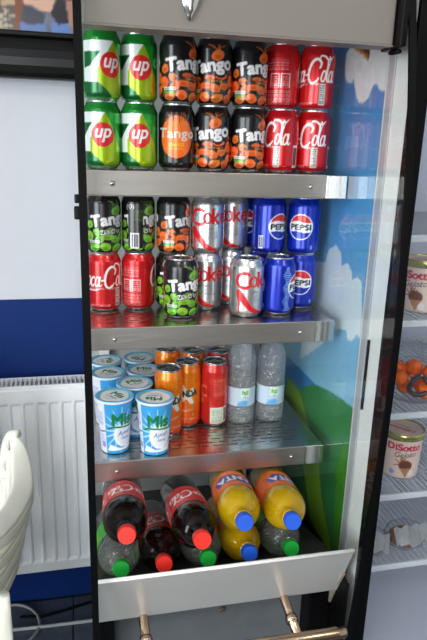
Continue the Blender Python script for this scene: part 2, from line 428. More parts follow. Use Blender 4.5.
# bottom tray
ZT = Z(-.703); YT = .858
tr = cpart('bottle_tray', prism(bmesh.new(), [(YT,ZT),(YT+.003,ZT),(.913,Z(-.832)),(.91,Z(-.832))], 'x', XL+.001, XR-.002), M_tray)
b = bmesh.new(); tube(b, [(XL+.001,YT+.001,ZT), (XR-.002,YT+.001,ZT)], .0035, 10); obj('tray_rim', b, M_alu, tr, smooth=True)
FLO = lambda y: Z(-.7555)-(y-.90)*.3
obj('tray_floor', prism(bmesh.new(), [(.889,FLO(.889)-.004),(1.49,FLO(1.49)-.004),(1.49,FLO(1.49)),(.889,FLO(.889))], 'x', XL+.002, XR-.003), M_dark, tr)
obj('tray_side', prism(bmesh.new(), [(YT+.024,Z(-.772)),(.93,Z(-.79)),(.932,Z(-.882)),(.912,Z(-.832))], 'x', XR-.008, XR-.002), mat('tray_side_metal', (182,166,148), .4, .3), tr)
# base below the tray
cpart('kick_panel', bx(XL+.001, XR-.002, .975, .99, .03, Z(-.80)), M_kick)
cpart('base_side', bx(XR-.0019, XR-.0002, .868, 1.5, .02, Z(-.785)), M_black)
cpart('base_post', bx(XR-.05, XR-.003, .93, .972, .02, Z(-.835), bev=.003), M_black)
cpart('base_post', bx(XL+.001, XL+.03, .93, .972, .02, Z(-.835), bev=.003), M_black)
l = bmesh.new(); box(l, -.007,.007,-.004,0,-.004,.004,bev=.001); box(l, -.003,.003,-.007,-.003,-.001,.009,bev=.001)
lo = cpart('latch', l, M_copper); P = at_y(222.5, 611, .97); lo.location = (P.x, .975, P.z)
bar = bmesh.new(); tube(bar, [(XL+.012,.824,Z(-.851)), (.44,.824,Z(-.851)), (.456,.824,Z(-.851)), (.459,.824,Z(-.851))], [.0115,.0115,.0108,.008], 20); cpart('bumper_bar', bar, M_copper, smooth=True)
for x in (.093, .366):
    s = bmesh.new(); tube(s, [(x,.9745,Z(-.826)), (x,.90,Z(-.835)), (x+.0005,.826,Z(-.849))], .009, 14)
    po = cpart('bumper_arm', s, M_copper, smooth=True)
    s = bmesh.new(); tube(s, [(x,.868,Z(-.841)), (x,.862,Z(-.842)), (x,.856,Z(-.8435))], [.0112,.0122,.0112], 14); o = obj('collar', s, M_copper, po, smooth=True)
h = bmesh.new(); box(h, -.006,.001,-.004,.004,-.006,.006,bev=.002); box(h, -.007,.001,-.004,.004,-.028,-.01,bev=.002)
ho = cpart('hinge_clip', h, M_blackp); P = at_y(77.5, 199, .84); ho.location = (.0008, .845, P.z)

# ------------------------------------------------------------------ neighbouring freezer with the printed side
NX = .5016; NY = .884; NXI = .531
nb = tag(empty('upright_freezer', (.85, 1.2, 0)), 'white glass-door freezer with a printed side, holding ice-cream tubs', 'freezer')
def npart(name, bm, m, **k):
    o = obj(name, bm, m, None, **k); o.parent = nb
    o.matrix_parent_inverse = Matrix.Translation(Vector((.85,1.2,0))).inverted(); return o
NW = 1.12
npart('side_panel', bx(NX, NXI-.002, NY+.006, 1.6, .05, Z(.62)), M_alu)
npart('side_panel', bx(NW, NW+.03, NY+.006, 1.6, .05, Z(.62)), M_alu)
M_nlin = mat('freezer_lining', (196,200,214), .5, var=.03)
npart('back_panel', bx(NXI, NW, 1.42, 1.6, .05, Z(.62)), M_nlin)
npart('inner_side', bx(NXI-.002, NXI, NY+.04, 1.42, .05, Z(.62)), M_nlin)
npart('top_panel', bx(NXI, NW, NY+.006, 1.42, Z(.55), Z(.62)), M_alu)
npart('floor_panel', bx(NXI, NW, NY+.03, 1.42, .05, Z(-1.0)), M_nlin)
npart('kick_plate', bx(NX, NW+.03, NY+.01, NY+.03, 0, .05), M_black)
fr = bmesh.new(); box(fr, NX, NXI, NY-.004, NY+.006, .05, Z(.62), bev=.002); box(fr, NW-.02, NW+.03, NY-.004, NY+.006, .05, Z(.62), bev=.002)
box(fr, NXI, NW-.02, NY-.004, NY+.006, .05, .16); box(fr, NXI, NW-.02, NY-.004, NY+.006, Z(.5), Z(.62))
npart('door_frame', fr, M_black)
npart('door_glass', bx(NXI, NW-.02, NY-.001, NY+.003, .16, Z(.5)), M_door)
# printed picture on the freezer side: sky, clouds, hills
Y0, Y1, G0, G1 = .965, 1.598, -.95, .36
art = Art((Y1-Y0)*1000, (G1-G0)*1000, (60,146,214), res=.45, wrap=False)
def gp(x, y): p = at_x(x, y, NX); return ((Y1+Y0)/2-p.y)*1000, (p.z-EYE-G0)*1000      # seen from -X: +Y is to the left
for k in range(40):
    t = k/39; art.rect(0, art.H*(.36+.64*t), art.W, art.H*.02, tuple(int(a+(b-a)*t) for a, b in zip((150,206,238), (24,118,196))))
GP = lambda L: [gp(*p) for p in L]
art.poly(GP([(346,40),(352,47),(346,55),(345,75),(347,83),(352,84),(354,80),(356,95),(359,103),(363,104),(368,100),(373,88),(376,84),(380,91),(385,92),(392,40)]), (240,242,244))
art.poly(GP([(352,44),(357,50),(365,54),(369,61),(371,48)]), (74,52,24)); art.line(GP([(355,48),(363,53),(368,59)]), 6, (196,140,50))
art.poly(GP([(300,360),(312,262),(322,262),(326,262),(329,250),(336,245),(341,252),(342,266),(348,264),(352,272),(352,281),(358,277),(362,284),(362,340),(357,335),(352,342),(348,340),(346,330),(330,330),(322,345)]), (226,238,246))
art.poly(GP([(296,397),(303,387),(315,385),(328,390),(340,398),(351,407),(360,412),(345,600),(250,640),(250,420)]), (52,140,74))
art.poly(GP([(288,378),(294,384),(300,392),(309,425),(318,452),(322,500),(330,540),(336,600),(318,600),(313,545),(308,500),(304,470),(296,440),(284,400)]), (150,204,30))
art.poly(GP([(336,470),(346,440),(346,600),(332,600)]), (70,150,40))
art.done()
gr = grid_print('side_picture', lambda s, t: (NX-.0012, Y1-(Y1-Y0)*s, Z(G0+(G1-G0)*t)), 250, 520, art, M_label); npart('side_picture', gr, None)
npart('side_moulding', bx(NX-.004, NX, .935, .955, Z(-.9), Z(.36), bev=.0015), mat('grey_moulding', (176,178,182), .4))
P0 = at_x(369, 345, NX); P1 = at_x(366, 412, NX)
npart('grip_slot', bx(NX-.0045, NX-.001, P0.y-.005, P0.y-.001, P1.z, P0.z+.01), M_black)
# wire shelves
NS = [Z(-.133), Z(-.289), Z(-.474), Z(-.651), Z(-.817)]
for z in NS:
    w = bmesh.new(); box(w, NXI+.004, NW-.004, .94, .947, z-.012, z+.001, bev=.002); box(w, NXI+.004, NW-.004, 1.38, 1.386, z-.008, z)
    for k in range(44): box(w, NXI+.012+k*.013, NXI+.0145+k*.013, .947, 1.38, z-.003, z)
    sh = npart('wire_shelf', w, mat('white_wire', (208,212,216), .4))
# ------------------------------------------------------------------ drink cans: prints
CW, CH = 207.3, 115.
CAP = (200,201,204)
def can_art(bg, metal=.45):
    a = Art(CW, CH, bg, 2., metal=metal); return a
def can_ends(a):
    a.rect(0, 2.6, CW+2, 5.2, CAP, m=.95); a.rect(0, 113.6, CW+2, 3.4, CAP, m=.95); return a.done()
def neck(a, col): a.rect(0, 101.5, CW+2, 10, col)
# lemon-lime
def art_lime():
    a = can_art((24,168,44), .45)
    a.rect(0, 105, CW+2, 22, (20,138,46))
    for s in (0, 103.6):
        a.poly([(s-52,95),(s+5,95),(s-20,52),(s-20,30),(s-52,30)], (232,238,236), m=.1)
        a.poly([(s-50,78),(s-18,78),(s-36,56),(s-50,52)], (18,104,52))
        a.poly([(s+5,95),(s+14,80),(s+22,60),(s+34,36),(s+36,7),(s+2,7),(s-22,28),(s-22,52)], (164,196,24))
        a.poly([(s-52,31),(s-22,29),(s-10,20),(s+3,7),(s-52,7)], (22,104,56))
        a.ell(s+1, 58, 20, 20.5, (214,36,36), m=.2)
        a.text('up', s+1, 57, 27, 22, (242,240,238), shear=.25, bold=.05, m=.1)
    return can_ends(a)
def fruit(a, x, y, rx, ry, rot, col, dark):
    a.ell(x, y, rx, ry, col, rot); a.ell(x-rx*.15, y-ry*.35, rx*.6, ry*.45, dark, rot, .45)
def art_tango(base, dark, zero):
    a = can_art((20,18,20), .15); rnd = random.Random(3)
    for s in (0, 103.6):
        fruit(a, s+12, 84, 12, 8.5, .3, base, dark)
        for k in range(14): a.line([(s+12+rnd.uniform(-3,3),92), (s+rnd.uniform(-8,34),102)], .7, base, .8)
        for x, y, rx, ry, r in ((-44,58,10,9,.4),(-46,36,12,12,0),(-28,44,11,8,-.4),(-24,30,12,9,.5),(-8,36,13,9,0),(8,30,13,9,-.3),(26,36,12,10,.4),(42,44,10,12,0),(44,24,11,9,.3),(-34,14,13,9,.2),(-12,16,13,10,-.2),(12,14,14,9,.25),(34,13,12,9,-.3),(20,50,14,6,.1),(-2,48,12,5,0)):
            fruit(a, s+x, y, rx*.82, ry*.8, r, tuple(min(255,int(c*rnd.uniform(.88,1.08))) for c in base), dark)
        if zero:
            a.text("ZERO'D", s-2, 45, 44, 11, (30,30,30), rot=.1, bold=.09); a.text("ZERO'D", s-2, 45, 42, 9, (232,234,232), rot=.1, bold=.03)
        else: a.rect(s+4, 42, 56, 5, (60,26,14), .85); a.text('ORANGE', s+8, 42, 26, 3.6, (224,160,70), bold=.04)
        a.text('Tango', s, 64, 85, 31, (24,22,24), rot=.12, bold=.18); a.text('Tango', s, 65, 81, 27, (240,238,236), rot=.12, bold=.1, m=.05)
        a.rect(s-34, 26, 22, 5, (224,226,222), .9); a.rect(s-34, 20.5, 22, 4.5, (92,170,60), .9); a.smalltext(s-34, 26, 20, 4, 2, (60,60,60))
    a.rect(86, 55, 30, 86, (26,24,24)); a.barcode(84, 26, 17, 30); a.text('(0)', 76, 90, 16, 12, (200,200,200)); a.smalltext(92, 74, 22, 22, 7, base, .5)
    return can_ends(a)
def art_tango_round():
    a = can_art((22,20,22), .15)
    for s in (0, 103.6):
        a.ell(s, 58, 31, 36, (240,106,24)); a.ell(s+3, 68, 22, 20, (250,130,40), 0, .6)
        for k in range(16):
            x = s-24+k*3.2; a.line([(x,86+random.uniform(-3,3)), (x+random.uniform(-4,4),100)], 1.2, (200,96,40) if k % 3 else (22,20,22), .8)
        a.text('Tango', s, 62, 70, 21, (228,216,210), bold=.035)
        a.text('ORANGE', s, 45, 28, 5, (252,196,40), bold=.06); a.text('ORIGINAL', s, 38.5, 28, 4, (252,170,30), bold=.05)
    a.rect(-50, 22, 16, 14, (216,220,214), .9); a.rect(-50, 18, 16, 4, (92,170,60))
    return can_ends(a)
def script_strokes():
    """flowing hand-lettered strokes: big C, o, c, a, dash, C, o, l, a"""
    S = []
    def arc(cx, cy, rx, ry, a0, a1, n=14, sh=.28):
        out = []
        for k in range(n+1):
            t = math.radians(a0+(a1-a0)*k/n); x, y = rx*math.cos(t), ry*math.sin(t); out.append((cx+x+(y)*sh, cy+y))
        return out
    def C(x):
        S.append((arc(x+.95, .95, .95, 1.1, 40, 325, 22), [.14]+[.34]*12+[.30]*8+[.16]*2))
        S.append(([(x+1.95,1.7),(x+1.75,1.25),(x+1.6,1.2)], [.3,.22,.12]))
    def o(x): S.append((arc(x+.36, .5, .34, .5, 80, 440, 16), .21))
    def c(x): S.append((arc(x+.36, .5, .34, .5, 50, 320, 14), .23))
    def aa(x):
        S.append((arc(x+.36, .5, .34, .5, 60, 420, 16), .21)); S.append(([(x+.9,1.0),(x+.72,.35),(x+.78,.05),(x+.95,.0),(x+1.15,.2)], [.24,.25,.24,.18,.1]))
    C(0); o(2.05); c(2.95); aa(3.75)
    S.append(([(4.95,.6),(5.25,.66)], .24))
    C(5.45); o(7.45); S.append(([(8.3,.3),(8.55,1.2),(8.95,2.0),(8.8,2.3),(8.55,1.9),(8.35,.6),(8.4,.1),(8.6,0),(8.8,.2)], [.1,.14,.18,.2,.26,.28,.24,.16,.1]))
    aa(8.75)
    S.append(([(x_, y_) for x_, y_ in ((6.9,1.95),(7.3,2.35),(7.9,2.3),(8.4,2.05),(9.1,2.1),(9.6,2.4))], [.12,.22,.28,.26,.2,.06]))
    S.append(([(1.6,-.05),(2.6,-.42),(3.8,-.42),(4.6,-.25)], [.08,.2,.2,.05]))
    return S
SCRIPT = script_strokes()
def put_script(a, cx, cy, w, col, hs=1., m=.05, rot=0.):
    k = w/9.9; ca, sa = math.cos(rot), math.sin(rot)
    for pts, wd in SCRIPT:
        p = [((x-4.95)*k, (y-.9)*k*hs) for x, y in pts]; p = [(cx+x*ca-y*sa, cy+x*sa+y*ca) for x, y in p]
        a.line(p, [q*k*1.2 for q in wd] if hasattr(wd, '__len__') else wd*k*1.2, col, 1., m)
def art_cola():
    a = can_art((206,22,28), .4)
    put_script(a, 0, 68, 116, (244,240,238), 1.6)
    a.text('ORIGINAL TASTE', 0, 47, 52, 3.4, (238,214,212), bold=.03)
    a.rect(33, 29, 12.5, 37, (206,206,200), m=.1); a.smalltext(33, 29, 10, 34, 9, (70,70,70), .8)
    a.smalltext(-4, 13, 40, 5, 2, (236,180,178), .7)
    a.rect(103.6, 84, 34, 8, (226,120,120), .5); a.smalltext(98, 75, 46, 14, 4, (240,190,190), .75)
    for s in (96, 116): a.line([(s-8,40),(s-8,62),(s+8,62),(s+8,40)], 2, (238,214,214)); a.smalltext(s, 48, 12, 22, 6, (240,200,200), .8)
    a.smalltext(104, 22, 44, 26, 8, (240,190,190), .7); a.barcode(72, 30, 12, 40)
    return can_ends(a)
def art_silver():
    a = can_art((206,207,210), .85)
    for s in (0, 103.6):
        a.text('C', s-24, 74, 29, 33, (206,24,32), bold=.06, m=.1); a.ell(s-2, 72, 10, 11, (206,24,32), m=.1); a.ell(s-2, 72, 4.2, 7.5, (206,207,210))
        a.text('k', s+15, 76, 17, 29, (206,24,32), bold=.07, m=.1); a.text('e', s+33, 72, 17, 21, (206,24,32), bold=.06, m=.1)
        a.poly([(s-37,54),(s-30,58),(s-23,50),(s-14,38),(s-4,24),(s+6,17),(s+17,14),(s+20,9),(s+2,9),(s-8,14),(s-18,24),(s-27,34),(s-28.5,8),(s-31,8),(s-32.5,34),(s-36,44)], (208,26,34), m=.15)
        a.text('DIET', s+4, 52, 15, 5, (110,112,118), bold=.02); a.smalltext(s+10, 40, 20, 14, 4, (130,132,138), .7)
    a.barcode(56, 30, 13, 34); a.smalltext(-60, 40, 22, 40, 12, (120,122,130), .6)
    return can_ends(a)
def art_blue():
    B = (8,40,168); a = can_art(B, .45)
    neck(a, (10,44,170))
    for s in (0, 103.6):
        a.ell(s, 57, 25.5, 25.5, (236,238,242), m=.1)
        th = np.linspace(0, PI, 24); R = 23.6
        up = [(s+R*math.cos(t), 57+R*math.sin(t)) for t in th if R*math.sin(t) > 7.5]
        a.poly(up+[(s-21,66),(s-8,69),(s+6,66),(s+22,66)], (214,34,40), m=.2)
        dn = [(s+R*math.cos(-t), 57+R*math.sin(-t)) for t in th if R*math.sin(t) > 8.5]
        a.poly(dn+[(s-21,47),(s-8,49),(s+8,46),(s+21,47)], (14,46,160), m=.3)
        a.text('PEPSI', s, 56.7, 42, 10.5, (14,14,20), bold=.1, m=0)
    for s in (76, -76):
        for k in range(24):
            y = 10+k*3.7; a.line([(s-6+3*math.sin(k*.9), y), (s, y+1.6), (s+6+3*math.cos(k*.7), y)], 1.7, (150,196,246), .85)
    a.barcode(-40, 26, 10, 26); a.ell(24, 17, 2.5, 4.5, (190,210,240), 0, .7)
    return can_ends(a)
SW, SH = 182.2, 146.
def art_mirinda():
    a = Art(SW, SH, (242,128,12), 2., metal=.3); rnd = random.Random(5)
    for k in range(30): a.rect(0, 6+k*2, SW+2, 2.2, (int(232+k*.3),int(74+k*1.8),int(38-k*.8)))
    for k in range(60):
        x, y, r = rnd.uniform(-90,90), rnd.uniform(30,135), rnd.uniform(1.5,4.5); a.ell(x, y, r, r, (250,160,40) if k % 2 else (216,92,20), 0, .6)
    for s in (0, 91):
        a.poly([(s-17,98),(s-8,100),(s+2,86),(s+12,94),(s+17,86),(s+9,76),(s+16,58),(s+8,56),(s-1,68),(s-14,56),(s-17,64),(s-8,78)], (238,236,228))
        a.text('MIRINDA', s-7, 79, 61, 14, (10,66,44), rot=.13, bold=.12, m=.1)
        a.text('ORANGE', s+2, 42, 26, 5, (250,220,170), rot=.1, bold=.03); a.smalltext(s, 22, 40, 5, 2, (250,210,160), .6)
    a.rect(0, 3, SW+2, 6, CAP, m=.95); a.rect(0, 144, SW+2, 5, CAP, m=.95)
    return a.done()
def art_redslim():
    a = Art(SW, SH, (214,44,38), 2., metal=.3)
    for k in range(14): a.ell(-50+k*9, 120-(k*31) % 70, 7, 7, (224,70,50), 0, .5)
    a.text('C', -27, 82, 20, 26, (240,120,100), bold=.05); a.ell(-30, 60, 6, 7, (230,120,40)); a.smalltext(14, 92, 30, 40, 12, (236,140,126), .7)
    a.rect(8, 27, 31, 38, (222,230,214), m=.05); a.smalltext(8, 27, 24, 32, 10, (120,160,130), .8); a.barcode(29, 28, 9, 38)
    a.rect(0, 3, SW+2, 6, CAP, m=.95); a.rect(0, 144, SW+2, 5, CAP, m=.95)
    return a.done()
# can meshes
PC = [(.0005,.0055),(.021,.0035),(.0235,.0004),(.0255,.0012),(.0285,.0055),(.0320,.0105),(.0330,.0140),(.0330,.0960),(.0322,.1005),(.0295,.1060),(.0272,.1115),(.0273,.1128),(.0276,.1140),(.0272,.1148),(.0262,.1144)]
PS = [(.0005,.0055),(.0195,.0035),(.0215,.0004),(.0235,.0012),(.0262,.006),(.0285,.0115),(.0290,.0150),(.0290,.1260),(.0282,.1310),(.0265,.1365),(.0252,.1425),(.0253,.1438),(.0256,.1450),(.0252,.1458),(.0242,.1454)]
LIDS = {}
def lid_mesh(r, z):
    k = (r, z)
    if k not in LIDS:
        b = bmesh.new(); lathe(b, [(r,z),(r-.0012,z-.0035),(r-.003,z-.0048),(r-.0042,z-.003),(0,z-.003)], 40)
        lm = bpy.data.meshes.new('lid'); bmesh.ops.recalc_face_normals(b, faces=b.faces); b.to_mesh(lm); b.free(); lm.materials.append(M_lid); lm.shade_smooth()
        t = bmesh.new(); ring = []
        for i in range(20):
            a = 2*PI*i/20; ring.append((.0075*math.cos(a)*(1.0 if math.sin(a) < 0 else .85), -.004+.0125*math.sin(a)))
        prism(t, ring, 'z', z-.0022, z-.0008)
        lathe(t, [(0,z+.0002),(.002,z),(.0028,z-.0012)], 12)
        tm = bpy.data.meshes.new('pull_tab'); bmesh.ops.recalc_face_normals(t, faces=t.faces); t.to_mesh(tm); t.free(); tm.materials.append(M_steel2)
        LIDS[k] = (lm, tm)
    return LIDS[k]
def make_kind(art, prof, nseg): return lathe_print('can_body', prof, art, 0., nseg, M_can)
KIND = {}
for k, fn in dict(lime=art_lime, tango=lambda: art_tango((236,112,40),(170,60,20),False), apple=lambda: art_tango((126,190,48),(60,120,20),True), round_=art_tango_round, cola=art_cola, silver=art_silver, blue=art_blue).items():
    KIND[k] = (make_kind(fn(), PC, 168), .0262, .1144)
for k, fn in dict(mirinda=art_mirinda, redslim=art_redslim).items(): KIND[k] = (make_kind(fn(), PS, 146), .0242, .1454)
def can(kind, X, Y, z, shift, label, group=None, tabrot=None):
    """shift: degrees the print is turned from facing the lens"""
    me, r, zt = KIND[kind]
    c = tag(empty('drink_can', (X, Y, z), math.radians(shift)-math.atan2(X, Y)), label, 'can', group)
    obj('can_body', me, None, c); lm, tm = lid_mesh(r, zt); obj('lid', lm, None, c)
    t = obj('pull_tab', tm, None, c); t.rotation_euler[2] = random.uniform(-1.5,1.5) if tabrot is None else tabrot
    return c
HC = .1125                                         # pitch of stacked cans
X1 = [.0455+.0665*i for i in range(7)]
low, up = Z1+.0002, Z1+HC+.0004
g1 = 'cans on the top shelf'
can('lime', X1[0], 1.125, low, 0, 'green soda can with red dot, lower of the stack against the cabinet end', g1)
can('lime', X1[1]-.001, 1.125, low, 0, 'green soda can with red dot standing beside the black can with one round orange', g1)
can('round_', X1[2], 1.122, low, 0, 'black can with a single big round orange, on the top shelf', g1)
can('tango', X1[3], 1.122, low, -12, 'black orange-fruit can between the round-orange can and another fruit can, lower row', g1)
can('tango', X1[4]+.0005, 1.122, low, 34, 'black orange-fruit can beside the red cola cans, lower row of top shelf', g1)
can('cola', X1[5]+.001, 1.125, low, -70, 'red cola can next to the black fruit cans, lower row of top shelf', g1)
can('cola', X1[6], 1.13, low, -50, 'red cola can by the glass end, lower row of top shelf', g1)
can('lime', X1[0]+.001, 1.122, up, 28, 'green soda can with its red dot turned aside, on top of the end stack', g1)
can('lime', X1[1], 1.14, up, 5, 'green soda can pushed back on the upper row, beside a black fruit can', g1)
can('tango', X1[2]+.001, 1.12, up, 33, 'black orange-fruit can on top of the round-orange can', g1)
can('tango', X1[3]+.001, 1.128, up, -9, 'black orange-fruit can in the middle of the three black cans, upper row', g1)
can('tango', X1[4]+.0005, 1.125, up, 29, 'black orange-fruit can beside the red cola cans, upper row of top shelf', g1)
can('cola', X1[5], 1.14, up, 172, 'red can with its ingredient panel turned to the front, top shelf', g1)
can('cola', X1[6], 1.13, up, -37, 'red cola can by the glass end, upper row of top shelf', g1)
g2 = 'cans on the middle shelf'
low, up = Z2+.0002, Z2+HC+.0004
can('cola', .0455, 1.175, low, -8, 'red cola can at the cabinet end of the middle shelf', g2)
can('cola', .113, 1.178, low, 150, 'red can with its back panel to the front, on the middle shelf', g2)
can('apple', .181, 1.181, low, -150, 'black and green apple can behind the lone front apple can', g2)
can('silver', .2485, 1.16, low, -4, 'silver can with red shoe, under another silver can on the middle shelf', g2)
can('silver', .308, 1.20, low, -10, 'silver can behind the front silver can on the middle shelf', g2)
can('blue', .374, 1.182, low, -28, 'blue can behind the front blue can, partly hidden by the silver can', g2)
can('blue', .446, 1.15, low, 3, 'blue can with round emblem by the glass end, lower row', g2)
can('apple', .187, 1.105, low, 28, 'black and green apple can standing alone at the shelf front', g2, .3)
can('silver', .3165, 1.098, low, 28, 'silver can with red shoe standing alone at the shelf front', g2, .8)
can('blue', .3855, 1.108, low, -100, 'blue can with pale ripples at the shelf front, its emblem turned away', g2, -.6)
can('apple', .0465, 1.172, up, 26, 'black and green apple can on top of the red cola can', g2)
can('apple', .1135, 1.18, up, -159, 'black and green apple can with barcode to the front, upper row', g2)
can('tango', .181, 1.165, up, 43, 'black orange-fruit can on the middle shelf, beside the silver can', g2)
can('silver', .2485, 1.16, up, 4, 'silver can on top of a silver can, beside the black orange-fruit can', g2)
can('silver', .3105, 1.205, up, -10, 'silver can set back in the upper row, beside the blue cans', g2)
can('blue', .374, 1.155, up, 44, 'blue can with its emblem turned half aside, upper row', g2)
can('blue', .372, 1.235, up, -40, 'blue can at the back of the upper row behind the other blue cans', g2)
can('blue', .445, 1.145, up, -11, 'blue can with full round emblem by the glass end, upper row', g2)
# lower shelf, slim cans
g3 = 'slim cans on the lower shelf'
low = Z3+.0002
can('mirinda', .171, 1.142, low, 20, 'orange slim can at the front beside the blue cups', g3, .4)
can('mirinda', .2165, 1.178, low, 0, 'orange slim can with white star facing front, beside the red slim can', g3, .9)
can('mirinda', .186, 1.264, low, 60, 'orange slim can in the back row beside the cups', g3, .2)
can('mirinda', .242, 1.245, low, 120, 'orange slim can in the back row beside the red one', g3, -.3)
can('redslim', .2755, 1.172, low, 0, 'red slim can with white label box, in front beside the water bottles', g3, .5)
can('redslim', .301, 1.24, low, 90, 'red slim can hidden behind the front red slim can', g3, .1)
# ------------------------------------------------------------------ yoghurt-drink cups
def art_cup():
    a = Art(200, 112, (58,158,220), 2.)
    for s in (0, 100):
        for k in range(16):
            t = 2*PI*k/16; a.line([(s, 52), (s+46*math.cos(t), 52+50*math.sin(t))], [7,.5], (214,236,248), .75)
        a.ell(s+8, 42, 24, 27, (240,246,250)); a.poly([(s-30,8),(s+30,8),(s+36,30),(s+22,18),(s,12),(s-24,22)], (240,246,250)); a.ell(s+8, 42, 19, 21, (226,238,247))
        a.line([(s-26,56),(s-18,60),(s+26,57),(s+30,60)], 3.5, (16,120,60))
        a.text('Mis', s+2, 75, 40, 24, (14,122,62), bold=.11); a.text('Ayran', s+8, 45, 30, 13, (74,74,150), rot=.12, shear=.3, bold=.02)
        a.smalltext(s+10, 34, 18, 5, 2, (70,80,150), .8)
    a.rect(-50, 56, 34, 112, (226,228,242)); a.line([(-66,52),(-50,46),(-34,50)], 3, (84,84,160)); a.smalltext(-50, 76, 26, 30, 9, (120,120,180), .7); a.smalltext(-48, 28, 24, 30, 8, (140,140,190), .6); a.rect(-40, 20, 10, 12, (120,120,190), .7)
    return a.done()
def art_cuplid():
    a = Art(76, 76, (120,196,234), 2., wrap=False)
    a.ell(0, 38, 30, 30, (254,254,254)); a.ell(0, 38, 37.5, 37.5, (120,196,234), 0, 0)
    a.text('Mis', 2, 46, 32, 16, (14,120,60), bold=.1); a.text('AYRAN', 0, 30, 30, 8, (120,132,170), bold=.03); a.smalltext(0, 20, 26, 6, 2, (150,150,140), .7)
    return a.done()
cup_me = lathe_print('cup_body', [(.0255,.003),(.0262,.0006),(.027,.0025),(.0352,.110)], art_cup(), 0., 150, M_label)
_a = art_cuplid()
def _lid(s, t):
    x, y = s*2-1, t*2-1                                  # square to disc
    u, v = x*math.sqrt(max(0,1-y*y/2)), y*math.sqrt(max(0,1-x*x/2)); r = math.hypot(u, v)
    return (u*.0374, v*.0374, .1145-(.0016 if r < .8 else .0016*max(0,1-(r-.8)/.06))-(.0015 if r > .999 else 0))
lid_me = grid_print('foil_lid', _lid, 64, 64, _a, M_label)
b = bmesh.new(); lathe(b, [(.0352,.1085),(.0372,.1095),(.0376,.112),(.0375,.1140)], 60); rim_me = bpy.data.meshes.new('rim'); b.to_mesh(rim_me); b.free(); rim_me.materials.append(M_foam); rim_me.shade_smooth()
b = bmesh.new(); lathe(b, [(.0255,.003),(0,.003)], 40); bot_me = bpy.data.meshes.new('cup_base'); b.to_mesh(bot_me); b.free(); bot_me.materials.append(M_foam)
cups = [(.0565,1.087,24,-75,'blue yoghurt-drink cup at the shelf front, against the cabinet end'),(.1335,1.068,8,170,'blue yoghurt-drink cup at the shelf front with its green name facing out'),
        (.1015,1.1485,10,15,'blue yoghurt-drink cup nestled just behind the two front cups'),(.0505,1.2135,30,-50,'blue yoghurt-drink cup in the middle row, against the cabinet end'),
        (.1275,1.221,0,5,'blue yoghurt-drink cup in the middle row, beside the orange slim cans'),(.0495,1.291,0,-80,'blue yoghurt-drink cup in the back row, against the cabinet end'),(.1265,1.3,0,160,'blue yoghurt-drink cup in the back row, behind the orange slim cans')]
for x, y, sh, lr, lab in cups:
    c = tag(empty('yoghurt_drink_cup', (x, y, Z3+.0002), math.radians(sh)-math.atan2(x, y)), lab, 'cup', 'yoghurt-drink cups')
    obj('cup_body', cup_me, None, c); obj('rim', rim_me, None, c); obj('cup_base', bot_me, None, c)
    l = obj('foil_lid', lid_me, None, c); l.rotation_euler[2] = math.radians(lr)
# ------------------------------------------------------------------ water bottles
def art_water():
    a = Art(200, 60, (186,204,218), 2.)
    for s in (0, 100):
        a.rect(s, 12, 50, 22, (150,196,232)); a.ell(s-4, 14, 22, 8, (96,160,216), .2, .8); a.rect(s+6, 42, 34, 22, (214,232,206)); a.text('fresh', s+6, 42, 26, 11, (30,130,70), shear=.2, bold=.05); a.text('water', s+6, 32, 16, 4, (60,120,170))
    return a.done()
wl = lathe_print('label', [(.0313,.044),(.0313,.086)], art_water(), .034, 120, M_label, arc=2*PI*.55)
prof = [(.0005,.004),(.016,.002),(.026,.0005),(.030,.004),(.0315,.012)]
for k in range(5): z = .016+k*.0045; prof += [(.0315,z),(.0296,z+.0022)]
prof += [(.0312,.040),(.0312,.096)]
for k in range(4): z = .099+k*.008; prof += [(.0318,z),(.0288,z+.004)]
prof += [(.0318,.132),(.0316,.140),(.0285,.158),(.022,.174),(.0150,.186),(.0128,.190),(.0128,.196)]
b = bmesh.new(); lathe(b, prof+[(0,.196)], 48); wb = bpy.data.meshes.new('bottle_body'); bmesh.ops.recalc_face_normals(b, faces=b.faces); b.to_mesh(wb); b.free(); wb.materials.append(M_water); wb.shade_smooth()
b = bmesh.new(); lathe(b, [(.0132,.196),(.0155,.1962),(.0155,.209),(.0145,.211),(0,.211)], 32); wc = bpy.data.meshes.new('cap'); b.to_mesh(wc); b.free(); wc.materials.append(M_bluec)
for x, y, s, lab in ((.3375,1.178,12,'clear water bottle standing beside the red slim can'),(.4055,1.178,12,'clear water bottle standing next to the printed glass end')):
    c = tag(empty('water_bottle', (x, y, Z3+.0002), math.radians(s)-math.atan2(x, y)), lab, 'bottle', 'water bottles')
    obj('bottle_body', wb, None, c); obj('label', wl, None, c); obj('cap', wc, None, c)
# ------------------------------------------------------------------ big bottles lying in the tray (z along the bottle, cap up)
RB = .0392
BP = [(.0005,.006),(.02,.002),(.03,0),(.038,.006),(RB,.018),(RB,.10),(RB,.2)]
BP += [(RB*math.sin(math.radians(a)), .2+.044*math.cos(math.radians(a))) for a in (88,80,72,64,56,48,40,32,25)]
BP += [(.0142,.246),(.0128,.252),(.0125,.258),(.0165,.259),(.0165,.261),(.0125,.262)]
def mk(name, prof, m, n=48):
    b = bmesh.new(); lathe(b, prof, n); me = bpy.data.meshes.new(name); bmesh.ops.recalc_face_normals(b, faces=b.faces); b.to_mesh(me); b.free(); me.materials.append(m); me.shade_smooth(); return me
BODY = {k: mk('bottle_body', BP+[(0,.262)], m) for k, m in dict(cola=M_cola, orange=M_orange, clear=M_clear).items()}
b = bmesh.new(); n = 60; rows = [(.0142,.262),(.0147,.2635),(.0147,.276),(.0138,.2785),(0,.2785)]
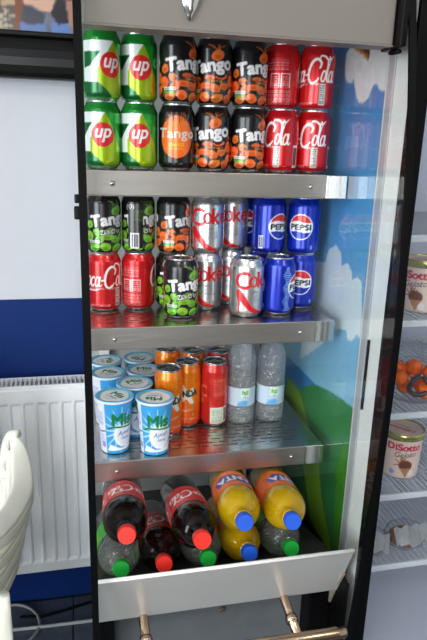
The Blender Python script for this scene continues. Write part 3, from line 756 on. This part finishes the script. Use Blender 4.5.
rings = [[b.verts.new(((r+(.0005 if (i % 2 and 0 < q < 3) else 0))*math.sin(2*PI*i/n), -(r+(.0005 if (i % 2 and 0 < q < 3) else 0))*math.cos(2*PI*i/n), z)) for i in range(n)] for q, (r, z) in enumerate(rows[:4])]
for a_, b_ in zip(rings, rings[1:]):
    for i in range(n): b.faces.new((a_[i], a_[(i+1)%n], b_[(i+1)%n], b_[i]))
b.faces.new(rings[-1])
cap_me = bpy.data.meshes.new('cap'); bmesh.ops.recalc_face_normals(b, faces=b.faces); b.to_mesh(cap_me); b.free()
CAPS = {}
for k, m in dict(red=M_red, green=M_green, blue=M_bluec).items(): CAPS[k] = cap_me.copy(); CAPS[k].materials.clear(); CAPS[k].materials.append(m)
def art_blab(kind):
    w, h = 252, 92
    if kind == 'cola':
        a = Art(w, h, (204,22,28), 2.)
        for s in (0, 126):
            put_script(a, s, 48, 112, (242,238,236), 1.4); a.smalltext(s, 12, 60, 6, 2, (240,190,190), .8)
        for s in (63, -63): a.smalltext(s, 46, 8, 70, 14, (240,200,200), .8)
        a.barcode(-45, 24, 16, 22)
    elif kind == 'orange':
        a = Art(w, h, (240,104,20), 2.); rnd = random.Random(2)
        for k in range(50): a.ell(rnd.uniform(-126,126), rnd.uniform(0,92), rnd.uniform(3,9), rnd.uniform(3,9), (248,136,30), 0, .5)
        for s in (0, 126):
            a.poly([(s-46,24),(s-40,58),(s-16,74),(s+10,66),(s+40,70),(s+48,40),(s+30,22),(s,30)], (40,60,168)); a.text('FANTA', s, 47, 78, 26, (246,244,240), rot=.1, bold=.07)
            a.smalltext(s, 12, 50, 8, 3, (250,220,190), .8)
        a.rect(-60, 44, 20, 22, (214,220,200)); a.smalltext(63, 44, 20, 60, 14, (250,210,170), .7)
    else:
        a = Art(w, h, (64,176,50), 2.)
        for s in (0, 126):
            a.poly([(s-50,20),(s+50,50),(s+50,80),(s-50,60)], (150,204,40)); a.ell(s, 50, 16, 18, (226,80,40)); a.text('up', s, 50, 22, 16, (244,244,240), bold=.05)
    return a.done()
BLAB = {k: lathe_print('label', [(RB+.0004,.094),(RB+.0004,.186)], art_blab(k), .094, 160, M_label, step=.0018) for k in ('cola','orange','clear')}
def bottle(kind, cap, tip, dirv, roll, label):
    """tip: middle of the cap end; dirv: axis pointing to the cap"""
    d = Vector(dirv).normalized(); x = Vector((0,0,1)).cross(d).normalized(); y = d.cross(x)      # local -Y looks up for roll 0
    Rm = Matrix((( x.x, y.x, d.x), (x.y, y.y, d.y), (x.z, y.z, d.z))) @ Matrix.Rotation(math.radians(roll), 3, 'Z')
    c = tag(empty('soda_bottle', Vector(tip)-d*.2785), label, 'bottle', 'bottles lying in the tray'); c.rotation_euler = Rm.to_euler()
    obj('bottle_body', BODY[kind], None, c); obj('label', BLAB[kind], None, c); obj('cap', CAPS[cap], None, c)
SL = -.3
lows = [('clear','green',119,567,.0545,-40,'clear bottle with green cap lying against the cabinet end'),('cola','red',163,561,.135,150,'cola bottle lying lowest between two clear bottles'),('clear','green',207,560,.2155,100,'clear bottle with green cap lying under a cola bottle'),
        ('orange','blue',248,555,.296,170,'orange soda bottle with blue cap on the bottom layer'),('clear','green',290,548,.3765,120,'clear bottle with green cap under an orange soda bottle')]
for kind, cap, px, py, xb, ro, lab in lows:
    t = at_y(px, py, .893); yb = 1.19; zt = FLO(.893)+RB*1.045+.0012; back = Vector((xb, yb, zt+(yb-.893)*SL))
    tip = Vector((max(.65*t.x+.35*xb, .0535), .893, zt)); bottle(kind, cap, tip, tip-back, ro, lab)
ups = [('cola','red',127,538,.070,.838,150,'cola bottle stacked on the clear bottle at the cabinet end'),('cola','red',203,543,.185,.825,165,'cola bottle stacked beside the orange soda bottles'),
       ('orange','blue',245,525,.29,.838,175,'orange soda bottle stacked next to the cola bottle'),('orange','blue',293,524,.383,.838,150,'orange soda bottle stacked by the printed glass end')]
for kind, cap, px, py, xb, yy, ro, lab in ups:
    t = at_y(px, py, yy); yb = 1.10; zt = t.z+.004; back = Vector((xb, yb, zt-(yb-yy)*.275))
    tip = Vector((t.x, yy, zt)); bottle(kind, cap, tip, tip-back, ro, lab)

# ------------------------------------------------------------------ things in the neighbouring freezer
def art_tub():
    a = Art(270, 92, (236,208,194), 2.)
    for s in (0, 135):
        a.text('DiSotto', s, 72, 74, 14.5, (206,26,60), bold=.12); a.text('Gelato', s+4, 56, 48, 12, (60,46,44), shear=.3, rot=.06)
        rnd = random.Random(4)
        for k in range(16): t = rnd.uniform(0,6.3); a.line([(s-4, 34), (s-4+17*math.cos(t), 34+17*math.sin(t))], [4,1], (168,98,60))
        a.ell(s+6, 30, 15, 12, (112,62,40)); a.poly([(s-6,24),(s+18,24),(s+8,2)], (186,128,80)); a.ell(s-24, 13, 6, 6, (120,170,220)); a.ell(s+20, 12, 7, 7, (240,240,240), 0, .8)
    return a.done()
tub_me = lathe_print('tub_body', [(.0375,.004),(.0385,.0005),(.039,.003),(.0425,.092)], art_tub(), 0., 160, M_label, step=.0016)
def art_tlid():
    a = Art(90, 90, (222,196,184), 2., wrap=False); a.text('DiSotto', 0, 52, 60, 13, (200,30,60), bold=.07); a.text('Gelato', 4, 36, 34, 9, (80,60,56), shear=.3); a.ell(0, 45, 40, 40, (222,196,184), 0, 0); return a.done()
def _tl(s, t):
    x, y = s*2-1, t*2-1; u, v = x*math.sqrt(max(0,1-y*y/2)), y*math.sqrt(max(0,1-x*x/2)); return (u*.041, v*.041, .0985)
tlid = grid_print('lid', _tl, 60, 60, art_tlid(), M_label)
b = bmesh.new(); lathe(b, [(.0425,.0865),(.0445,.087),(.0448,.100),(.0435,.1015),(.041,.1005),(.041,.0985)], 48); trim = bpy.data.meshes.new('lid_rim'); b.to_mesh(trim); b.free(); trim.materials.append(mat('gold_rim', (196,190,120), .25, .8)); trim.shade_smooth()
for x, y, k, rz, lr, lab in ((.652,1.02,1,-25,200,'pink ice-cream tub with gold-rimmed lid below the shelf of oranges pack'),(.655,1.03,3,12,150,'pink ice-cream tub on the shelf above the plastic food bags')):
    if k == 1: lab = 'pink ice-cream tub on the shelf above the orange-filled pack'
    c = tag(empty('ice_cream_tub', (x, y, NS[k]+.0013), math.radians(rz)-math.atan2(x, y)), lab, 'ice-cream tub', 'ice-cream tubs')
    obj('tub_body', tub_me, None, c); obj('lid_rim', trim, None, c); l = obj('lid', tlid, None, c); l.rotation_euler[2] = math.radians(lr)
c = copy_tree(c); c.location = (.612, 1.115, NS[3]+.0013); c['label'] = 'pink ice-cream tub half hidden behind the other tub and the black door frame'
# clear pack with orange pieces
M_film = glass_mat('clear_film', (.96,.96,.96), 1.35, .12)
M_op = mat('orange_sweet', (246,108,22), .4, var=.1, scale=60)
pk = tag(empty('food_pack', (.655, 1.02, NS[2]+.0012)), 'clear round pack of orange pieces on the freezer shelf', 'food pack')
b = bmesh.new(); lathe(b, [(0,0),(.044,0),(.050,.008),(.053,.05),(.046,.068),(.030,.075),(0,.077)], 28); obj('clear_shell', b, M_film, pk, smooth=True)
rnd = random.Random(9); first = None
for x, y, z in ((.012,-.03,.022),(-.034,-.012,.045),(.03,-.012,.052),(-.012,.004,.02),(.028,.016,.024),(-.02,.026,.048),(.008,.012,.056)):
    if first is None:
        b = bmesh.new(); bmesh.ops.create_icosphere(b, subdivisions=3, radius=.0165)
        for v in b.verts:
            d = v.co.normalized(); v.co *= 1+.18*math.sin(d.x*9)*math.sin(d.y*9+1)+.12*math.sin(d.z*13)
        o = obj('orange_piece', b, M_op, pk, smooth=True); first = o.data
    else: o = obj('orange_piece', first, M_op, pk)
    o.location = (x, y, z); o.rotation_euler = (rnd.random()*6, rnd.random()*6, rnd.random()*6); s = rnd.uniform(.85,1.1); o.scale = (s, s, s)
b = bmesh.new(); tube(b, [(.02*math.cos(t)-.012, -.043+.006*math.sin(t*2), .04+.02*math.sin(t)) for t in np.linspace(0, 5.6, 24)], .0045, 8); obj('grey_band', b, mat('grey_band', (70,70,76), .3, .4), pk, smooth=True)
# plastic food bags
M_bag = mat('milky_bag', (226,229,232), .3, trans=.15, var=.1)
M_food = mat('brown_food', (150,118,84), .7, var=.3, scale=60)
for x, y, rz, lab in ((.672,1.0,.1,'clear bag of brown food with a folded white top'),(.585,.995,-.5,'clear bag lying against the black door frame')):
    c = tag(empty('food_bag', (x, y, NS[4]+.0012), rz), lab, 'food bag', 'plastic food bags')
    b = bmesh.new(); bmesh.ops.create_uvsphere(b, u_segments=28, v_segments=16, radius=1)
    for v in b.verts:
        w = 1+.10*math.sin(v.co.x*7+v.co.y*4)*math.sin(v.co.z*6); v.co = Vector((v.co.x*.045*w, v.co.y*.04*w, max(0, .024+v.co.z*.026*w)))
    obj('bag_film', b, M_film, c, smooth=True)
    b = bmesh.new(); bmesh.ops.create_uvsphere(b, u_segments=20, v_segments=12, radius=1)
    for v in b.verts: v.co = Vector((v.co.x*.036, v.co.y*.032, max(.001, .018+v.co.z*.017)))
    obj('food', b, M_food, c, smooth=True)
    f = bmesh.new(); P_ = []
    for i in range(13):
        t = i/12-.5; P_.append([f.verts.new((t*.085, -.036-.006*math.cos(t*9), .022+.004*math.sin(i*2.1))), f.verts.new((t*.08, -.012, .053+.004*math.sin(i*1.7)))])
    for a_, b_ in zip(P_, P_[1:]): f.faces.new((a_[0], b_[0], b_[1], a_[1]))
    bmesh.ops.solidify(f, geom=f.faces[:], thickness=.003); obj('folded_top', f, M_bag, c, smooth=True)
# ------------------------------------------------------------------ television on the wall
tv = tag(empty('television', (-.55, YW, Z(.17))), 'black-framed television on the wall above the blue dado', 'television')
TZ = Z(.147); TB = Z(.257)
def tpart(name, bm, m, **k):
    o = obj(name, bm, m, None, **k); o.parent = tv; o.matrix_parent_inverse = Matrix.Translation(tv.location).inverted(); return o
TX0, TX1 = -1.05, .08
tpart('back_shell', bx(TX0+.02, TX1-.02, YW-.05, YW-.001, TZ+.02, TZ+.7), M_blackp)
s = []
for k in range(9): a_ = PI*k/8; s.append((YW-.066-.018*math.sin(a_), TZ+.05-.045*math.cos(a_)))
tpart('speaker_bar', prism(bmesh.new(), s+[(YW-.045, TZ+.095), (YW-.045, TZ+.005)], 'x', TX0, TX1), mat('gloss_black', (10,10,9), .25, spec=.3), smooth=False)
f = bmesh.new(); box(f, TX0, TX1, YW-.068, YW-.045, TZ+.098, TB, bev=.003); box(f, TX0, TX1, YW-.068, YW-.045, TZ+.69, TZ+.72); box(f, TX0, TX0+.03, YW-.068, YW-.045, TB, TZ+.69); box(f, TX1-.03, TX1, YW-.068, YW-.045, TB, TZ+.69)
tpart('bezel', f, M_blackp)
a = Art(1070, 582, (86,74,72), .35, wrap=False); rnd = random.Random(11)
for k in range(120): a.ell(rnd.uniform(-535,535), rnd.uniform(0,582), rnd.uniform(15,60), rnd.uniform(12,60), rnd.choice([(150,110,90),(60,58,62),(110,130,160),(180,160,140),(44,40,44),(96,70,60)]), rnd.uniform(0,3), .5)
TS = lambda x, y: ((at_y(x, y, YW-.05).x-(TX0+TX1)/2)*1000, (at_y(x, y, YW-.05).z-TB)*1000)
for pts, c_ in (([(0,0),(17,0),(17,35),(0,35)], (88,82,74)), ([(0,0),(16,0),(16,5),(0,6)], (176,150,122)), ([(14,0),(22,0),(18,35),(14,35)], (120,70,54)), ([(22,0),(56,0),(54,9),(48,13),(40,11),(32,6),(22,4)], (196,158,138)),
                ([(22,5),(32,8),(44,15),(46,36),(22,36)], (66,66,76)), ([(20,22),(30,26),(46,24),(46,36),(20,36)], (92,116,164)), ([(54,18),(70,20),(70,36),(50,36)], (96,124,180)), ([(64,0),(74,0),(74,30),(68,26)], (168,124,110)), ([(56,0),(64,0),(68,24),(58,26),(50,14)], (44,42,48))):
    a.poly([TS(*p) for p in pts], c_)
for k in range(30): x, y = TS(rnd.uniform(0,13), rnd.uniform(8,31)); a.ell(x, y, 3, 3, (170,160,140))
a.done()
m = print_mat('screen_image', .15); nt = m.node_tree; bb = nt.nodes['Principled BSDF']; nt.links.new([n for n in nt.nodes if n.type == 'VERTEX_COLOR'][0].outputs[0], bb.inputs['Emission Color']); bb.inputs['Emission Strength'].default_value = .1
tpart('screen', grid_print('screen', lambda s, t: (TX0+.03+(TX1-TX0-.06)*s, YW-.052, TB+(TZ+.69-TB)*t), 320, 180, a, m), None)
# ------------------------------------------------------------------ radiator
rd = tag(empty('radiator', (-.45, 1.6, .15)), 'white panel radiator with vertical ribs on the blue wall', 'radiator')
RX0, RX1, RY = -.98, .035, YW-.105
RT, RBt = Z(-.6265), Z(-1.207)
def rpart(name, bm, m, **k):
    o = obj(name, bm, m, None, **k); o.parent = rd; o.matrix_parent_inverse = Matrix.Translation(rd.location).inverted(); return o
b = bmesh.new(); n = int((RX1-RX0)/.0333); zz = [RBt, RBt+.032, RBt+.042, RT-.05, RT-.04, RT-.005, RT]
pr = ((0,0),(.05,-1),(.33,-1),(.40,0),(.95,0))                       # proud rib, then a flat channel
cols = []
for i in range(n):
    for s_, d in ((.0,0),(.30,0),(.44,1),(.56,1),(.70,0)): cols.append((RX0+(i+s_)*.0333, d))
cols.append((RX1, 0)); G_ = []
for x, d in cols:
    G_.append([b.verts.new((x, RY+(.006 if (d == 0 and 1 < q < 4) else 0)+(.004 if q in (0,6) else 0), z)) for q, z in enumerate(zz)])
for a_, c_ in zip(G_, G_[1:]):
    for q in range(6): b.faces.new((a_[q], c_[q], c_[q+1], a_[q+1]))
rpart('front_panel', b, M_radi)
rpart('rear_panel', bx(RX0, RX1, YW-.045, YW-.035, RBt, RT), M_radi)
rpart('end_panel', bx(RX1, RX1+.003, RY, YW-.035, RBt, RT+.008), M_radi)
b = bmesh.new(); box(b, RX0, RX1, RY+.002, RY+.008, RT-.004, RT+.008); box(b, RX0, RX1, YW-.042, YW-.036, RT-.004, RT+.008)
for i in range(84): box(b, RX0+.006+i*.012, RX0+.0105+i*.012, RY+.008, YW-.042, RT, RT+.007)
rpart('top_grille', b, M_radi)
b = bmesh.new()
for i in range(100): box(b, RX0+i*.01, RX0+i*.01+.001, RY+.012, YW-.05, RBt+.02, RT-.02)
o = rpart('convector_fins', b, M_kick); o['kind'] = 'stuff'
for x in (RX0+.15, RX1-.15): rpart('wall_bracket', bx(x, x+.03, YW-.035, YW-.004, RBt+.05, RT-.05), M_radi)
# ------------------------------------------------------------------ cables on the floor
def cable(name, pts, r, m, label):
    b = bmesh.new(); tube(b, smooth_path([at_z(x, y, r+.0005) for x, y in pts], 8), r, 10); tag(obj(name, b, m, None, smooth=True), label, 'cable')
cable('looped_cable', [(-6,612),(8,606),(20,605),(31,609),(38,617),(39.5,625),(36,633),(28,641),(10,652)], .0045, mat('grey_cable', (150,152,152), .5), 'grey cable lying in a loop on the dark tiles')
cable('pale_cable', [(10,630),(30,628),(60,624.5),(96,620)], .0052, mat('pale_cable', (176,180,182), .5), 'pale straight cable running along the tiles to the fridge')
cable('dark_cable', [(20,617),(42,616),(62,611),(78,606),(98,600)], .004, M_black, 'black cable running along the wall side of the tiles')
# ------------------------------------------------------------------ stack of plastic chairs
def make_chair():
    root = empty('plastic_chair', (0,0,0))
    C = lambda x, y, Y: at_y(x, y, Y)
    # arm band, from the back post over the top and forward to the front leg
    pts = [C(1,525,1.31), C(2,480,1.31), C(5,450,1.31), C(10,436,1.305), C(18,434,1.29)]
    pts = smooth_path(pts, 6); b = bmesh.new(); sweep(b, pts, [(.4,-.9,.1)]*len(pts), [.019]*len(pts), .018); obj('back_post', b, M_plastic, root, smooth=True)
    pts = [C(14,438,1.29), C(19,452,1.27), C(22,470,1.23), C(22,488,1.18), C(16,504,1.12), C(5,521,1.05), C(-10,534,.98), C(-30,546,.93)]
    wd = [.02,.036,.046,.046,.042,.04,.042,.045]; wp = smooth_path([(w,0,0) for w in wd], 6); pts = smooth_path(pts, 6)
    b = bmesh.new(); sweep(b, pts, [(.75,-.1+.0*i,-.35) for i in range(len(pts))], [w.x for w in wp], .012); obj('arm_rest', b, M_plastic, root, smooth=True)
    q = [p+Vector((.018,.0,-.022)) for p in pts[8:]]
    b = bmesh.new(); sweep(b, q, [(.15,.1,-1)]*len(q), [.02]*len(q), .008); obj('arm_skirt', b, M_plastic, root, smooth=True)
    return root, pts
ch, apts = make_chair()
base = apts[14]
cx = -.40
def cbar(name, P, w, t, side): b = bmesh.new(); P = smooth_path(P, 6); sweep(b, P, [side]*len(P), [w]*len(P), t); return obj(name, b, M_plastic, ch, smooth=True)
zs = Z(-.93)
b = bmesh.new(); G_ = []
for i in range(13):
    r_ = []
    for j in range(13):
        u, v = i/12-.5, j/12; r_.append(b.verts.new((cx+u*.46*(1-.12*v), .86+v*.42, zs+.02*abs(u*2)**3-.03*v+.012*(1-v)**6)))
    G_.append(r_)
for i in range(12):
    for j in range(12): b.faces.new((G_[i][j], G_[i+1][j], G_[i+1][j+1], G_[i][j+1]))
bmesh.ops.solidify(b, geom=b.faces[:], thickness=.006); obj('seat', b, M_plastic, ch, smooth=True)
for k in range(5):
    x = cx+(-.12+.06*k); cbar('back_slat', [(x,1.27,zs-.01), (x*1.0,1.31,zs+.18), (x,1.34,zs+.385)], .038, .008, (1,0,0))
cbar('top_rail', [(cx-.24,1.30,zs+.34), (cx-.15,1.34,zs+.39), (cx,1.35,zs+.40), (cx+.1,1.34,zs+.37), (-.25,1.315,zs+.30)], .045, .012, (0,.2,1))
cbar('back_post', [(-.62,1.31,zs-.02), (-.63,1.31,zs+.2), (-.64,1.30,zs+.34)], .035, .016, (.4,.9,0))
cbar('arm_rest', [(-.64,1.29,zs+.33), (-.685,1.2,zs+.25), (-.69,1.08,zs+.235), (-.66,.92,zs+.23)], .05, .012, (.8,0,-.3))
for x, y, sx, sy in ((-.152,.9,.012,-.03), (-.64,.9,-.05,-.03), (-.25,1.28,.02,.05), (-.62,1.28,-.02,.05)):
    front = y < 1
    top = zs+.19 if front else zs
    cbar('leg', [(x, y, top), (x+sx*.5, y+sy*.5, zs*.5), (x+sx, y+sy, .1505)], .032, .02, (1,.3,0))
tag(ch, 'white plastic armchair on top of the stack beside the radiator', 'chair', 'stacked plastic chairs')
for k, lab in ((1,'white plastic armchair second from the top of the stack'),(2,'white plastic armchair third from the top of the stack'),(3,'white plastic armchair at the bottom of the stack')):
    c = copy_tree(ch); c.location = (-.012*k, 0, -.05*k); c['label'] = lab
